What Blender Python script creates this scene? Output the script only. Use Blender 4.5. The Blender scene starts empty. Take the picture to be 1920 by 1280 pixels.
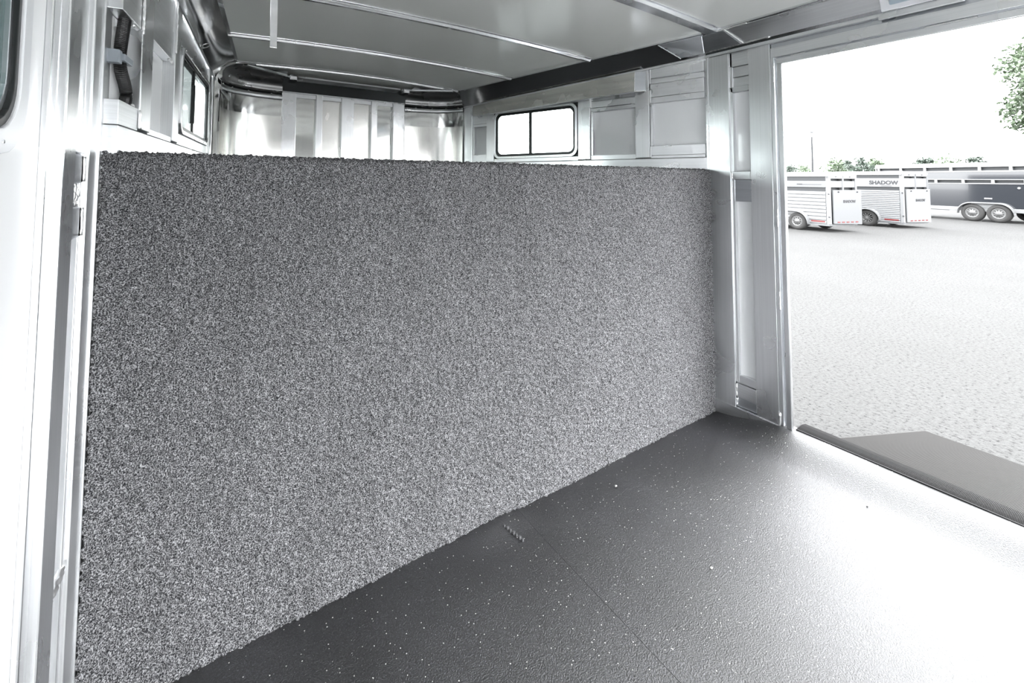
import bpy, bmesh, math, random
import numpy as np
from mathutils import Vector, Matrix

random.seed(7)
rng = np.random.default_rng(7)
SC = bpy.context.scene
COL = SC.collection

# ------------------------------------------------------------------ camera
cam_d = bpy.data.cameras.new('camera')
cam = bpy.data.objects.new('camera', cam_d)
COL.objects.link(cam)
YAW, PITCH, ROLL = math.radians(31.572), math.radians(2.799), math.radians(0.370)
FPX, CX, CY = 811.6, 882.0, 295.3
CAMZ = 1.25
fw = Vector((math.sin(YAW)*math.cos(PITCH), math.cos(YAW)*math.cos(PITCH), math.sin(PITCH)))
rt = Vector((math.cos(YAW), -math.sin(YAW), 0)); up = rt.cross(fw)
r2 = rt*math.cos(ROLL)+up*math.sin(ROLL); u2 = -rt*math.sin(ROLL)+up*math.cos(ROLL)
M = Matrix((r2, u2, -fw)).transposed().to_4x4(); M.translation = (0, 0, CAMZ)
cam.matrix_world = M
cam_d.sensor_fit = 'HORIZONTAL'; cam_d.sensor_width = 36.0
cam_d.lens = FPX/1920*36.0
cam_d.shift_x = (960-CX)/1920
cam_d.shift_y = -(640-CY)/1920
cam_d.clip_start = 0.02; cam_d.clip_end = 1000
SC.camera = cam

# ------------------------------------------------------------------ light: bright overcast sky
SKY = 15.0
w = bpy.data.worlds.new('overcast_sky'); SC.world = w; w.use_nodes = True
nt = w.node_tree; nt.nodes.clear()
out = nt.nodes.new('ShaderNodeOutputWorld'); bg = nt.nodes.new('ShaderNodeBackground')
tc = nt.nodes.new('ShaderNodeTexCoord'); sep = nt.nodes.new('ShaderNodeSeparateXYZ')
mr = nt.nodes.new('ShaderNodeMapRange'); mr.inputs['From Min'].default_value = -0.1; mr.inputs['From Max'].default_value = 1.0
mr.inputs['To Min'].default_value = SKY*0.85; mr.inputs['To Max'].default_value = SKY*1.35
nt.links.new(tc.outputs['Generated'], sep.inputs[0]); nt.links.new(sep.outputs['Z'], mr.inputs['Value'])
bg.inputs['Color'].default_value = (0.97, 0.985, 1.0, 1)
nt.links.new(mr.outputs[0], bg.inputs['Strength']); nt.links.new(bg.outputs[0], out.inputs[0])
SC.view_settings.view_transform = 'Standard'; SC.view_settings.look = 'None'
SC.view_settings.gamma = 1.0; SC.view_settings.use_curve_mapping = False
SC.view_settings.exposure = 0.0
SC.cycles.max_bounces = 10; SC.cycles.diffuse_bounces = 5; SC.cycles.glossy_bounces = 6
SC.cycles.transparent_max_bounces = 24; SC.cycles.sample_clamp_indirect = 12.0

# ------------------------------------------------------------------ materials
def mat(name, color=(0.8, 0.8, 0.8), rough=0.5, metal=0.0, spec=0.5, coat=0.0, build=None, **kw):
    m = bpy.data.materials.new(name); m.use_nodes = True
    b = m.node_tree.nodes['Principled BSDF']
    b.inputs['Base Color'].default_value = (*color, 1)
    b.inputs['Roughness'].default_value = rough
    b.inputs['Metallic'].default_value = metal
    b.inputs['Specular IOR Level'].default_value = spec
    b.inputs['Coat Weight'].default_value = coat
    for k, v in kw.items(): b.inputs[k].default_value = v
    if build: build(m.node_tree, b)
    return m

def ramp(nt, src, stops):
    r = nt.nodes.new('ShaderNodeValToRGB'); cr = r.color_ramp
    while len(cr.elements) < len(stops): cr.elements.new(0.5)
    for e, (p, c) in zip(cr.elements, stops):
        e.position = p; e.color = (*c, 1) if not isinstance(c, (int, float)) else (c, c, c, 1)
    nt.links.new(src, r.inputs[0]); return r.outputs[0]

def noise(nt, scale, detail=4, rough=0.5, stretch=None, kind='Object'):
    t = nt.nodes.new('ShaderNodeTexCoord'); n = nt.nodes.new('ShaderNodeTexNoise')
    n.inputs['Scale'].default_value = scale; n.inputs['Detail'].default_value = detail; n.inputs['Roughness'].default_value = rough
    if stretch:
        mp = nt.nodes.new('ShaderNodeMapping'); mp.inputs['Scale'].default_value = stretch
        nt.links.new(t.outputs[kind], mp.inputs[0]); nt.links.new(mp.outputs[0], n.inputs[0])
    else: nt.links.new(t.outputs[kind], n.inputs[0])
    return n.outputs[0]

def bump(nt, b, src, strength, dist):
    n = nt.nodes.new('ShaderNodeBump'); n.inputs['Strength'].default_value = strength; n.inputs['Distance'].default_value = dist
    nt.links.new(src, n.inputs['Height']); nt.links.new(n.outputs[0], b.inputs['Normal'])

def metal(name, col, rough, streak, amount=0.10, bmp=0.02):
    def build(nt, b):
        s = noise(nt, 1.0, 3, 0.6, streak)
        nt.links.new(ramp(nt, s, [(0.3, tuple(c*(1-amount) for c in col)), (0.7, col)]), b.inputs['Base Color'])
        s2 = noise(nt, 3.0, 3, 0.6)
        mrn = nt.nodes.new('ShaderNodeMapRange'); mrn.inputs['To Min'].default_value = rough*0.7; mrn.inputs['To Max'].default_value = rough*1.35
        mrn.inputs['From Min'].default_value = 0.3; mrn.inputs['From Max'].default_value = 0.7
        nt.links.new(s2, mrn.inputs['Value']); nt.links.new(mrn.outputs[0], b.inputs['Roughness'])
        bump(nt, b, s, bmp, 0.001)
    return mat(name, col, rough, 1.0, build=build)

M_post = metal('mill_aluminum_vertical', (0.86, 0.87, 0.88), 0.30, (260, 260, 1.5))
M_beam = metal('mill_aluminum_horizontal', (0.86, 0.87, 0.88), 0.32, (1.5, 1.5, 260))
M_cove = metal('polished_cove_aluminum', (0.80, 0.81, 0.82), 0.10, (2, 2, 60), 0.05, 0.03)
M_dome = metal('dull_dome_aluminum', (0.50, 0.50, 0.50), 0.26, (20, 20, 20), 0.05, 0.03)
M_sheet = metal('satin_aluminum_sheet', (0.86, 0.85, 0.82), 0.22, (120, 120, 1.2), 0.08, 0.06)
M_mirror = metal('bright_aluminum_sheet', (0.82, 0.82, 0.80), 0.08, (60, 60, 1.0), 0.10, 0.05)
M_plate = metal('dull_weld_plate', (0.62, 0.64, 0.67), 0.34, (3, 3, 90))
M_weld = mat('weld_bead_aluminum', (0.88, 0.88, 0.88), 0.38, 1.0)
M_valance = metal('smudged_aluminum', (0.80, 0.79, 0.74), 0.26, (2, 2, 40), 0.2)
M_bow = metal('roof_bow_aluminum', (0.80, 0.81, 0.82), 0.22, (2, 40, 40), 0.1)
M_white = mat('white_gloss_skin', (0.82, 0.83, 0.84), 0.07, 0, 0.6)
M_door = mat('white_painted_door', (0.86, 0.865, 0.87), 0.22, 0, 0.5)
def _ceil(nt, b):
    bump(nt, b, noise(nt, 160, 2), 0.05, 0.001)
M_ceil = mat('glossy_white_ceiling_panel', (0.86, 0.87, 0.84), 0.20, 0, 1.0, build=_ceil, IOR=1.7)
M_black = mat('black_rubber_gasket', (0.012, 0.014, 0.014), 0.35)
M_hose = mat('black_corrugated_plastic', (0.012, 0.012, 0.012), 0.38)
M_clip = mat('grey_plastic_clip', (0.28, 0.31, 0.34), 0.45)
M_dark = mat('dark_void', (0.01, 0.01, 0.01), 0.8)
M_deck = mat('dark_deck_carpet', (0.012, 0.012, 0.013), 0.95)
M_zinc = mat('zinc_ring', (0.75, 0.75, 0.76), 0.25, 1.0)

def glass_mat(name, tint, rough=0.0, mixf=0.12):
    m = bpy.data.materials.new(name); m.use_nodes = True; nt = m.node_tree; nt.nodes.clear()
    o = nt.nodes.new('ShaderNodeOutputMaterial'); mx = nt.nodes.new('ShaderNodeMixShader')
    t = nt.nodes.new('ShaderNodeBsdfTransparent'); g = nt.nodes.new('ShaderNodeBsdfGlossy')
    fr = nt.nodes.new('ShaderNodeFresnel'); fr.inputs[0].default_value = 1.45
    t.inputs[0].default_value = (*tint, 1); g.inputs['Roughness'].default_value = 0.03
    ge = nt.nodes.new('ShaderNodeNewGeometry'); iv = nt.nodes.new('ShaderNodeMath'); iv.operation = 'SUBTRACT'; iv.inputs[0].default_value = 1
    mm_ = nt.nodes.new('ShaderNodeMath'); mm_.operation = 'MULTIPLY'; nt.links.new(ge.outputs['Backfacing'], iv.inputs[1])
    nt.links.new(iv.outputs[0], mm_.inputs[0]); nt.links.new(fr.outputs[0], mm_.inputs[1])
    nt.links.new(mm_.outputs[0], mx.inputs[0]); nt.links.new(t.outputs[0], mx.inputs[1]); nt.links.new(g.outputs[0], mx.inputs[2])
    nt.links.new(mx.outputs[0], o.inputs[0]); return m
M_frost = glass_mat('pale_film_glass', (0.225, 0.24, 0.238))
M_glass = glass_mat('clear_window_glass', (0.88, 0.92, 0.91))
M_tint = glass_mat('tinted_window_glass', (0.10, 0.13, 0.125))

def _carpet(nt, b):
    n1 = noise(nt, 330, 3, 0.7); n2 = noise(nt, 6, 3, 0.6, (1, 1, .35))
    c1 = ramp(nt, n1, [(0.38, (0.009, 0.009, 0.011)), (0.49, (0.080, 0.080, 0.085)), (0.60, (0.40, 0.40, 0.41))])
    c2 = ramp(nt, n2, [(0.3, (0.86,)*3), (0.7, (1.0,)*3)])
    mx = nt.nodes.new('ShaderNodeMix'); mx.data_type = 'RGBA'; mx.blend_type = 'MULTIPLY'; mx.inputs[0].default_value = 1
    nt.links.new(c1, mx.inputs[6]); nt.links.new(c2, mx.inputs[7]); nt.links.new(mx.outputs[2], b.inputs['Base Color'])
    bump(nt, b, n1, 0.7, 0.005)
M_carpet = mat('grey_loop_carpet', (0.1, 0.1, 0.1), 0.95, 0, 0.1, build=_carpet)

def _mat(nt, b):
    big = noise(nt, 2.2, 5, 0.6); fine = noise(nt, 260, 3, 0.7)
    vt = nt.nodes.new('ShaderNodeTexCoord'); vo = nt.nodes.new('ShaderNodeTexVoronoi'); vo.inputs['Scale'].default_value = 105
    nt.links.new(vt.outputs['Object'], vo.inputs['Vector'])
    vo2 = nt.nodes.new('ShaderNodeTexVoronoi'); vo2.inputs['Scale'].default_value = 105; nt.links.new(vt.outputs['Object'], vo2.inputs['Vector'])
    # keep only a few of the cells as pale crumbs
    sp = nt.nodes.new('ShaderNodeSeparateColor'); nt.links.new(vo2.outputs['Color'], sp.inputs[0])
    lt = nt.nodes.new('ShaderNodeMath'); lt.operation = 'LESS_THAN'; lt.inputs[1].default_value = 0.16
    nt.links.new(vo.outputs['Distance'], lt.inputs[0])
    gt = nt.nodes.new('ShaderNodeMath'); gt.operation = 'GREATER_THAN'; gt.inputs[1].default_value = 0.84
    nt.links.new(sp.outputs[0], gt.inputs[0])
    mu = nt.nodes.new('ShaderNodeMath'); mu.operation = 'MULTIPLY'; nt.links.new(lt.outputs[0], mu.inputs[0]); nt.links.new(gt.outputs[0], mu.inputs[1])
    b0 = ramp(nt, big, [(0.40, (0.002, 0.002, 0.003)), (0.66, (0.013, 0.013, 0.016))])
    gr = ramp(nt, noise(nt, 300, 2, 0.7), [(0.40, (0.05,)*3), (0.55, (0.8,)*3), (0.68, (6.0,)*3)])
    m0 = nt.nodes.new('ShaderNodeMix'); m0.data_type = 'RGBA'; m0.blend_type = 'MULTIPLY'; m0.inputs[0].default_value = 1
    nt.links.new(b0, m0.inputs[6]); nt.links.new(gr, m0.inputs[7]); base = m0.outputs[2]
    mx = nt.nodes.new('ShaderNodeMix'); mx.data_type = 'RGBA'
    nt.links.new(mu.outputs[0], mx.inputs[0]); nt.links.new(base, mx.inputs[6]); mx.inputs[7].default_value = (0.75, 0.74, 0.70, 1)
    nt.links.new(mx.outputs[2], b.inputs['Base Color'])
    rr = ramp(nt, big, [(0.3, 0.30), (0.7, 0.40)]); nt.links.new(rr, b.inputs['Roughness'])
    bump(nt, b, fine, 0.8, 0.004)
M_mat = mat('black_crumb_rubber', (0.02, 0.02, 0.022), 0.45, 0, 1.0, build=_mat)
M_mat.node_tree.nodes['Principled BSDF'].inputs['IOR'].default_value = 1.58

def _gravel(nt, b):
    n1 = noise(nt, 34, 4, 0.72); n2 = noise(nt, 0.35, 4, 0.6)
    c = ramp(nt, n1, [(0.32, (0.004, 0.004, 0.004)), (0.44, (0.040, 0.040, 0.0396)), (0.66, (0.053, 0.053, 0.0526))])
    c2 = ramp(nt, n2, [(0.3, (0.85, 0.85, 0.84)), (0.7, (1, 1, 1))])
    mx = nt.nodes.new('ShaderNodeMix'); mx.data_type = 'RGBA'; mx.blend_type = 'MULTIPLY'; mx.inputs[0].default_value = 1
    nt.links.new(c, mx.inputs[6]); nt.links.new(c2, mx.inputs[7]); nt.links.new(mx.outputs[2], b.inputs['Base Color'])
    bump(nt, b, n1, 0.8, 0.03)
M_gravel = mat('grey_gravel', (0.15, 0.15, 0.15), 0.95, 0, 0.2, build=_gravel)
M_ribrub = mat('ribbed_grey_rubber', (0.028, 0.0272, 0.0265), 0.85, 0, 0.1)
M_flap = mat('ribbed_hinge_rubber', (0.018, 0.0172, 0.0176), 0.7, 0, 0.15)

# ------------------------------------------------------------------ mesh helpers
class MB:
    def __init__(s): s.v = []; s.f = []
    def add(s, vs, fs):
        n = len(s.v); s.v += [tuple(p) for p in vs]; s.f += [tuple(i+n for i in f) for f in fs]; return s
    def hexa(s, c):
        return s.add(c, [(0, 3, 2, 1), (4, 5, 6, 7), (0, 1, 5, 4), (1, 2, 6, 5), (2, 3, 7, 6), (3, 0, 4, 7)])
    def box(s, x0, x1, y0, y1, z0, z1):
        return s.hexa([(x0, y0, z0), (x1, y0, z0), (x1, y1, z0), (x0, y1, z0), (x0, y0, z1), (x1, y0, z1), (x1, y1, z1), (x0, y1, z1)])
    def fbox(s, fr, u0, u1, d0, d1, z0, z1):
        """box in a wall frame; z0/z1 may be (z at u0, z at u1)"""
        a0, b0 = z0 if isinstance(z0, tuple) else (z0, z0); a1, b1 = z1 if isinstance(z1, tuple) else (z1, z1)
        return s.hexa([fr(u0, d0, a0), fr(u1, d0, b0), fr(u1, d1, b0), fr(u0, d1, a0), fr(u0, d0, a1), fr(u1, d0, b1), fr(u1, d1, b1), fr(u0, d1, a1)])
    def tube(s, pts, r, seg=8, caps=True):
        pts = [Vector(p) for p in pts]; n0 = len(s.v); vs = []; n = len(pts)
        prev = None
        for i, p in enumerate(pts):
            t = (pts[min(i+1, n-1)]-pts[max(i-1, 0)]).normalized()
            if prev is None: a = t.orthogonal().normalized()
            else: a = (prev - t*prev.dot(t)).normalized()
            prev = a; b = t.cross(a); rr = r[i] if isinstance(r, (list, tuple)) else r
            for k in range(seg):
                q = 2*math.pi*k/seg; vs.append(p+(a*math.cos(q)+b*math.sin(q))*rr)
        fs = [(i*seg+k, i*seg+(k+1) % seg, (i+1)*seg+(k+1) % seg, (i+1)*seg+k) for i in range(n-1) for k in range(seg)]
        if caps: fs += [tuple(range(seg))[::-1], tuple((n-1)*seg+k for k in range(seg))]
        return s.add(vs, fs)
    def sweep(s, rows, closed=False):
        """rows: list of point rows, same length"""
        n, m = len(rows), len(rows[0]); vs = [p for r in rows for p in r]
        fs = [(i*m+k, i*m+(k+1) % m, (i+1)*m+(k+1) % m, (i+1)*m+k) for i in range(n-1) for k in range(m if closed else m-1)]
        if closed: fs += [tuple(range(m))[::-1], tuple((n-1)*m+k for k in range(m))]
        return s.add(vs, fs)
    def lathe(s, c, ax, prof, seg=24):
        """revolve (r, h) profile about axis ax at c"""
        ax = Vector(ax).normalized(); a = ax.orthogonal().normalized(); b = ax.cross(a); c = Vector(c)
        rows = [[c+ax*h+(a*math.cos(2*math.pi*k/seg)+b*math.sin(2*math.pi*k/seg))*r for k in range(seg)] for r, h in prof]
        n = len(rows); vs = [p for r in rows for p in r]
        return s.add(vs, [(i*seg+k, i*seg+(k+1) % seg, (i+1)*seg+(k+1) % seg, (i+1)*seg+k) for i in range(n-1) for k in range(seg)])
    def build(s, name, m, parent=None, bevel=0, smooth=False, solid=0):
        me = bpy.data.meshes.new(name); me.from_pydata(s.v, [], s.f)
        bm = bmesh.new(); bm.from_mesh(me); bmesh.ops.recalc_face_normals(bm, faces=bm.faces[:]); bm.to_mesh(me); bm.free()
        if smooth:
            for p in me.polygons: p.use_smooth = True
        me.materials.append(m)
        o = bpy.data.objects.new(name, me); COL.objects.link(o)
        if parent is not None:
            o.parent = parent; o.matrix_parent_inverse = Matrix.Identity(4)
            if parent.type == 'EMPTY' or parent.location.length > 0:
                # all geometry is written in world space: undo the parent's own transform
                o.matrix_parent_inverse = world_of(parent).inverted()
        if solid:
            q = o.modifiers.new('solid', 'SOLIDIFY'); q.thickness = solid; q.offset = 0
            q = o.modifiers.new('split', 'EDGE_SPLIT'); q.split_angle = math.radians(50)
        if bevel:
            q = o.modifiers.new('bevel', 'BEVEL'); q.width = bevel; q.segments = 2; q.limit_method = 'ANGLE'
        return o

def world_of(o):
    m = o.matrix_basis.copy()
    if o.parent: m = world_of(o.parent) @ o.matrix_parent_inverse @ m
    return m

def empty(name, loc, label=None, cat=None, group=None):
    o = bpy.data.objects.new(name, None); COL.objects.link(o); o.location = loc; o.empty_display_size = 0.1
    tag(o, label, cat, group); return o
def tag(o, label=None, cat=None, group=None, kind=None):
    for k, v in (('label', label), ('category', cat), ('group', group), ('kind', kind)):
        if v: o[k] = v
    return o

class Frame:
    """wall frame: u along the wall, d into the room, z up"""
    def __init__(s, o, u, n):
        s.o = Vector((*o, 0)); s.u = Vector((*u, 0)).normalized(); s.n = Vector((*n, 0)).normalized()
    def __call__(s, u, d, z): return s.o+s.u*u+s.n*d+Vector((0, 0, z))
    def uy(s, Y): return (Y-s.o.y)/s.u.y

XR, XL, YC = 2.41, -0.216, 1.358           # inner faces of side walls, carpeted riser
FR = Frame((XR, 0), (0, 1), (-1, 0))
FL = Frame((XL, 0), (0, 1), (1, 0))
NR = Frame((XR, 1.375), (-0.2981, 1), (-1, -0.2981))
NL = Frame((-0.184, 1.37), (0.1273, 1), (1, -0.1273))
FF = Frame((0, 3.42), (1, 0), (0, -1))
railz = lambda Y: 1.955-0.0555*max(0, Y-1.5)
ceilz = lambda Y: 2.07-0.046*max(0, Y-1.3)
YB = -2.2                                    # rear end of the trailer body
YD = -1.30                                   # rear edge of the side door opening

def bead(p0, p1, r=0.004, parent=None, step=0.006):
    p0, p1 = Vector(p0), Vector(p1); n = max(3, int((p1-p0).length/step))
    pts = [p0.lerp(p1, i/n)+Vector([random.uniform(-1, 1)*r*0.25 for _ in range(3)]) for i in range(n+1)]
    return MB().tube(pts, [r*random.uniform(0.75, 1.25) for _ in pts], 6).build('weld_bead', M_weld, parent, smooth=True)

# ================================================================== SETTING
# ---- ground
g = MB(); g.box(-60, 140, -90, 110, -0.9, -0.5)
ground = tag(g.build('ground', M_gravel), kind='structure')

# ---- trailer floor under the mats
fl = MB(); fl.box(XL-0.06, XR+0.12, YB, YC+0.05, -0.16, -0.016)
floor = tag(fl.build('floor', M_beam), kind='structure')
sill = MB(); sill.box(XR+0.004, XR+0.12, YD, 0.985, -0.015, 0.055)
sill.build('door_sill', M_beam, floor, 0.004)

# ---- right wall
wr = MB()
wr.fbox(FR, 1.07, 1.375, -0.115, -0.045, -0.02, 2.07)
wr.fbox(FR, YB, YD, -0.115, -0.045, 0.0, 2.07)
wr.fbox(FR, YD, 1.08, -0.115, -0.05, 1.90, 2.09)
u_w0, u_w1 = NR.uy(2.155), NR.uy(2.84)
uR = lambda Y: NR.uy(Y)
wr.fbox(NR, -0.01, uR(2.1), -0.06, -0.045, 1.28, 2.07)
wr.fbox(NR, uR(2.88), uR(3.55), -0.06, -0.045, 1.28, 2.07)
wr.fbox(NR, uR(2.1), uR(2.88), -0.06, -0.045, 1.28, 1.415)
wr.fbox(NR, uR(2.1), uR(2.88), -0.06, -0.045, 1.775, 2.07)
wall_r = tag(wr.build('wall_right', M_white), kind='structure')
P = lambda mb, name, m, par, bev=0.002, **k: mb.build(name, m, par, bev, **k)

# posts and trim by the side door
P(MB().fbox(FR, 1.251, 1.372, -0.05, 0.0, 0.06, railz(1.3)), 'post', M_post, wall_r)
P(MB().fbox(FR, 1.362, 1.376, -0.02, 0.004, 1.31, railz(1.3)), 'edge_strip', M_post, wall_r, 0.001)
P(MB().fbox(FR, 1.048, 1.149, -0.05, 0.0, 0.06, railz(1.1)), 'post', M_post, wall_r)
P(MB().fbox(FR, 1.149, 1.158, -0.05, -0.018, 0.2, railz(1.1)), 'edge_strip', M_post, wall_r, 0.001)
P(MB().fbox(FR, 1.236, 1.252, -0.05, -0.010, 0.2, railz(1.1)), 'edge_strip', M_post, wall_r, 0.001)
P(MB().fbox(FR, 1.031, 1.046, -0.06, -0.003, 0.07, 1.90), 'jamb_strip', M_post, wall_r, 0.001)
P(MB().fbox(FR, 0.992, 1.016, -0.014, 0.006, 0.062, 1.828), 'door_jamb', M_post, wall_r, 0.004)
P(MB().fbox(FR, 1.016, 1.040, -0.05, -0.022, 0.07, 1.88), 'jamb_groove', M_plate, wall_r, 0.001)
P(MB().fbox(FR, 0.99, 1.372, -0.05, 0.006, -0.012, 0.068), 'base_strip', M_beam, wall_r)
def block(fr, u0, u1, d0, d1, z0, z1, par, m=None, beads=True):
    o = P(MB().fbox(fr, u0, u1, d0, d1, z0, z1), 'gusset_plate', m or M_beam, par)
    if beads:
        for u in (u0, u1): bead(fr(u, d1+0.001, z0+0.004), fr(u, d1+0.001, z1-0.004), 0.0036, par)
    return o
block(FR, 1.152, 1.248, -0.045, -0.010, 1.862, 1.942, wall_r)
block(FR, 1.152, 1.248, -0.045, -0.016, 1.805, 1.860, wall_r)
block(FR, 1.152, 1.248, -0.045, -0.020, 1.755, 1.803, wall_r, beads=False)
block(FR, 1.152, 1.248, -0.045, -0.010, 1.725, 1.753, wall_r)
block(FR, 1.152, 1.248, -0.045, -0.008, 1.256, 1.298, wall_r)
block(FR, 1.152, 1.248, -0.045, -0.014, 1.139, 1.254, wall_r, M_plate)
block(FR, 1.152, 1.248, -0.045, -0.014, 0.190, 0.232, wall_r)
block(FR, 1.152, 1.248, -0.045, -0.008, 0.118, 0.188, wall_r)
block(FR, 1.152, 1.248, -0.045, -0.012, 0.070, 0.116, wall_r, M_plate)
bead(FR(1.047, 0.0, 0.068), FR(1.047, 0.0, 0.13), 0.006, wall_r)
for z in (0.62, 1.02, 1.74): bead(FR(1.032, 0.0, z), FR(1.032, 0.0, z+0.09), 0.004, wall_r)
bead(FR(1.37, 0.004, railz(1.3)-0.002), FR(1.05, 0.004, railz(1.1)-0.002), 0.003, wall_r)

# door header (over the open side door)
hz = 1.828
P(MB().fbox(FR, YD, 1.018, -0.014, 0.004, hz, 1.856), 'header_strip', M_beam, wall_r, 0.003)
P(MB().fbox(FR, YD, 1.04, -0.05, -0.014, 1.856, 1.868), 'header_groove', M_plate, wall_r, 0.001)
P(MB().fbox(FR, YD, 1.045, -0.06, -0.002, 1.866, 1.915), 'header_strip', M_beam, wall_r, 0.002)
P(MB().fbox(FR, YD, 1.045, -0.100, -0.012, 1.915, 1.938), 'header_strip', M_plate, wall_r, 0.002)
P(MB().fbox(FR, YD, 1.05, -0.100, 0.006, 1.938, 1.952), 'header_strip', M_beam, wall_r, 0.002)
bead(FR(0.5, -0.01, 1.86), FR(0.36, -0.01, 1.86), 0.004, wall_r)
bead(FR(0.96, -0.01, 1.86), FR(0.90, -0.01, 1.86), 0.004, wall_r)

# rear part of the right wall, behind the door opening
P(MB().fbox(FR, YD-0.12, YD, -0.115, 0.006, 0.0, 1.95), 'post', M_post, wall_r)

# nose part of the right wall
def nose_post(fr, y0, y1, z0=1.385, par=None, d=0.0):
    u0, u1 = fr.uy(y0), fr.uy(y1)
    return P(MB().fbox(fr, u0, u1, -0.05, d, z0, (railz(y0), railz(y1))), 'post', M_post, par, 0.003)
for y0, y1 in ((1.678, 1.762), (2.055, 2.14), (2.85, 2.925), (3.075, 3.165)):
    nose_post(NR, y0, y1, par=wall_r)
def strips(fr, y0, y1, rows, par, m=None):
    u0, u1 = fr.uy(y0)+0.0015, fr.uy(y1)-0.0015
    for z0, z1, d in rows:
        P(MB().fbox(fr, u0, u1, -0.05, d, z0, z1), 'cross_strip', m or M_beam, par, 0.0015)
P(MB().fbox(NR, uR(1.372), uR(3.17), -0.05, -0.002, 1.26, 1.379), 'ledge_strip', M_beam, wall_r)
strips(NR, 1.384, 1.676, [(1.381, 1.398, -0.006), (1.399, 1.457, -0.010), (1.722, 1.756, -0.012), (1.757, 1.838, -0.010), (1.840, 1.872, -0.014), (1.874, 1.935, -0.004)], wall_r)
P(MB().fbox(NR, uR(1.39), uR(1.44), -0.02, 0.000, 1.878, 1.93), 'gusset_plate', M_beam, wall_r)
P(MB().fbox(NR, uR(1.40), uR(1.66), -0.02, 0.004, 1.872, 1.882), 'edge_strip', M_beam, wall_r, 0.001)
bead(NR(uR(1.672), -0.002, 1.84), NR(uR(1.672), -0.002, 1.93), 0.004, wall_r)
bead(NR(uR(1.674), -0.004, 1.72), NR(uR(1.674), -0.004, 1.80), 0.0035, wall_r)
bead(NR(uR(1.674), -0.004, 1.385), NR(uR(1.674), -0.004, 1.455), 0.0035, wall_r)
strips(NR, 1.762, 2.055, [(1.381, 1.412, -0.010), (1.706, 1.730, -0.012), (1.731, 1.775, -0.008), (1.777, 1.80, -0.012), (1.80, 1.9, -0.010)], wall_r)
bead(NR(uR(2.05), -0.004, 1.73), NR(uR(2.05), -0.004, 1.80), 0.0035, wall_r)
strips(NR, 2.14, 2.85, [(1.381, 1.408, -0.004), (1.785, 1.87, -0.006)], wall_r)
strips(NR, 2.925, 3.075, [(1.381, 1.447, -0.010), (1.679, 1.70, -0.008), (1.702, 1.772, -0.012), (1.774, 1.86, -0.008)], wall_r)
for y0, y1, z0, z1 in ((1.384, 1.676, 1.458, 1.721), (1.764, 2.053, 1.413, 1.705), (2.927, 3.073, 1.448, 1.678)):
    P(MB().fbox(NR, uR(y0), uR(y1), -0.046, -0.036, z0, z1), 'white_panel', M_white, wall_r, 0.001)
    P(MB().fbox(NR, uR(y1)-0.014, uR(y1), -0.04, -0.012, z0, z1), 'edge_strip', M_post, wall_r, 0.001)
P(MB().fbox(FR, 1.158, 1.238, -0.046, -0.034, 0.232, 1.138), 'white_panel', M_white, wall_r, 0.001)
P(MB().fbox(FR, 1.158, 1.238, -0.046, -0.034, 1.299, 1.724), 'white_panel', M_white, wall_r, 0.001)

# ---- left wall
wl = MB()
wl.fbox(FL, YB, -0.28, -0.10, -0.045, -0.02, 2.07)
wl.fbox(FL, -0.28, 1.03, -0.10, -0.045, 1.86, 2.07)
wl.fbox(FL, 1.03, 1.40, -0.10, -0.045, -0.02, 2.07)
uL = lambda Y: NL.uy(Y)
wl.fbox(NL, -0.05, uL(2.06), -0.06, -0.05, 1.28, 2.07)
wl.fbox(NL, uL(2.92), uL(3.55), -0.06, -0.05, 1.28, 2.07)
wl.fbox(NL, uL(2.06), uL(2.92), -0.06, -0.05, 1.28, 1.42)
wl.fbox(NL, uL(2.06), uL(2.92), -0.06, -0.05, 1.79, 2.07)
wall_l = tag(wl.build('wall_left', M_white), kind='structure')
P(MB().fbox(FL, 1.248, 1.49, -0.05, 0.0, 0.0, railz(1.3)), 'post', M_post, wall_l, 0.004)
P(MB().fbox(FL, 1.330, 1.337, -0.0, 0.004, 0.0, railz(1.3)), 'post_rib', M_post, wall_l, 0.001)
P(MB().fbox(FL, 1.048, 1.132, -0.05, 0.0, 0.0, railz(1.3)), 'post', M_post, wall_l, 0.003)
P(MB().fbox(FL, 1.028, 1.047, -0.06, 0.004, 0.0, 1.95), 'jamb_strip', M_post, wall_l, 0.003)
P(MB().fbox(FL, 0.990, 1.027, -0.06, -0.010, 0.0, 1.86), 'door_jamb', M_post, wall_l, 0.003)
P(MB().fbox(FL, -0.28, 1.047, -0.06, 0.004, 1.86, 1.95), 'header_strip', M_beam, wall_l, 0.003)
P(MB().fbox(FL, 1.132, 1.248, -0.05, -0.012, 1.30, railz(1.2)), 'edge_strip', M_post, wall_l, 0.002)
P(MB().fbox(FL, 1.133, 1.247, -0.046, -0.034, 0.0, 1.12), 'white_panel', M_white, wall_l, 0.001)
P(MB().fbox(FL, 1.226, 1.248, -0.046, -0.008, 0.0, 1.30), 'edge_strip', M_post, wall_l, 0.002)
block(FL, 1.140, 1.240, -0.045, -0.008, 1.235, 1.296, wall_l, M_plate)
block(FL, 1.140, 1.185, -0.045, -0.014, 1.185, 1.235, wall_l, M_plate)
block(FL, 1.140, 1.240, -0.045, -0.008, 1.120, 1.185, wall_l, M_plate)
for k in range(3): bead(FL(1.20+0.014*k, -0.016, 1.186), FL(1.20+0.014*k, -0.016, 1.234), 0.006, wall_l)
bead(FL(1.14, -0.01, 0.44), FL(1.24, -0.01, 0.44), 0.007, wall_l)
P(MB().fbox(FL, -0.38, -0.28, -0.06, 0.0, 0.0, 1.95), 'post', M_post, wall_l)
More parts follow.
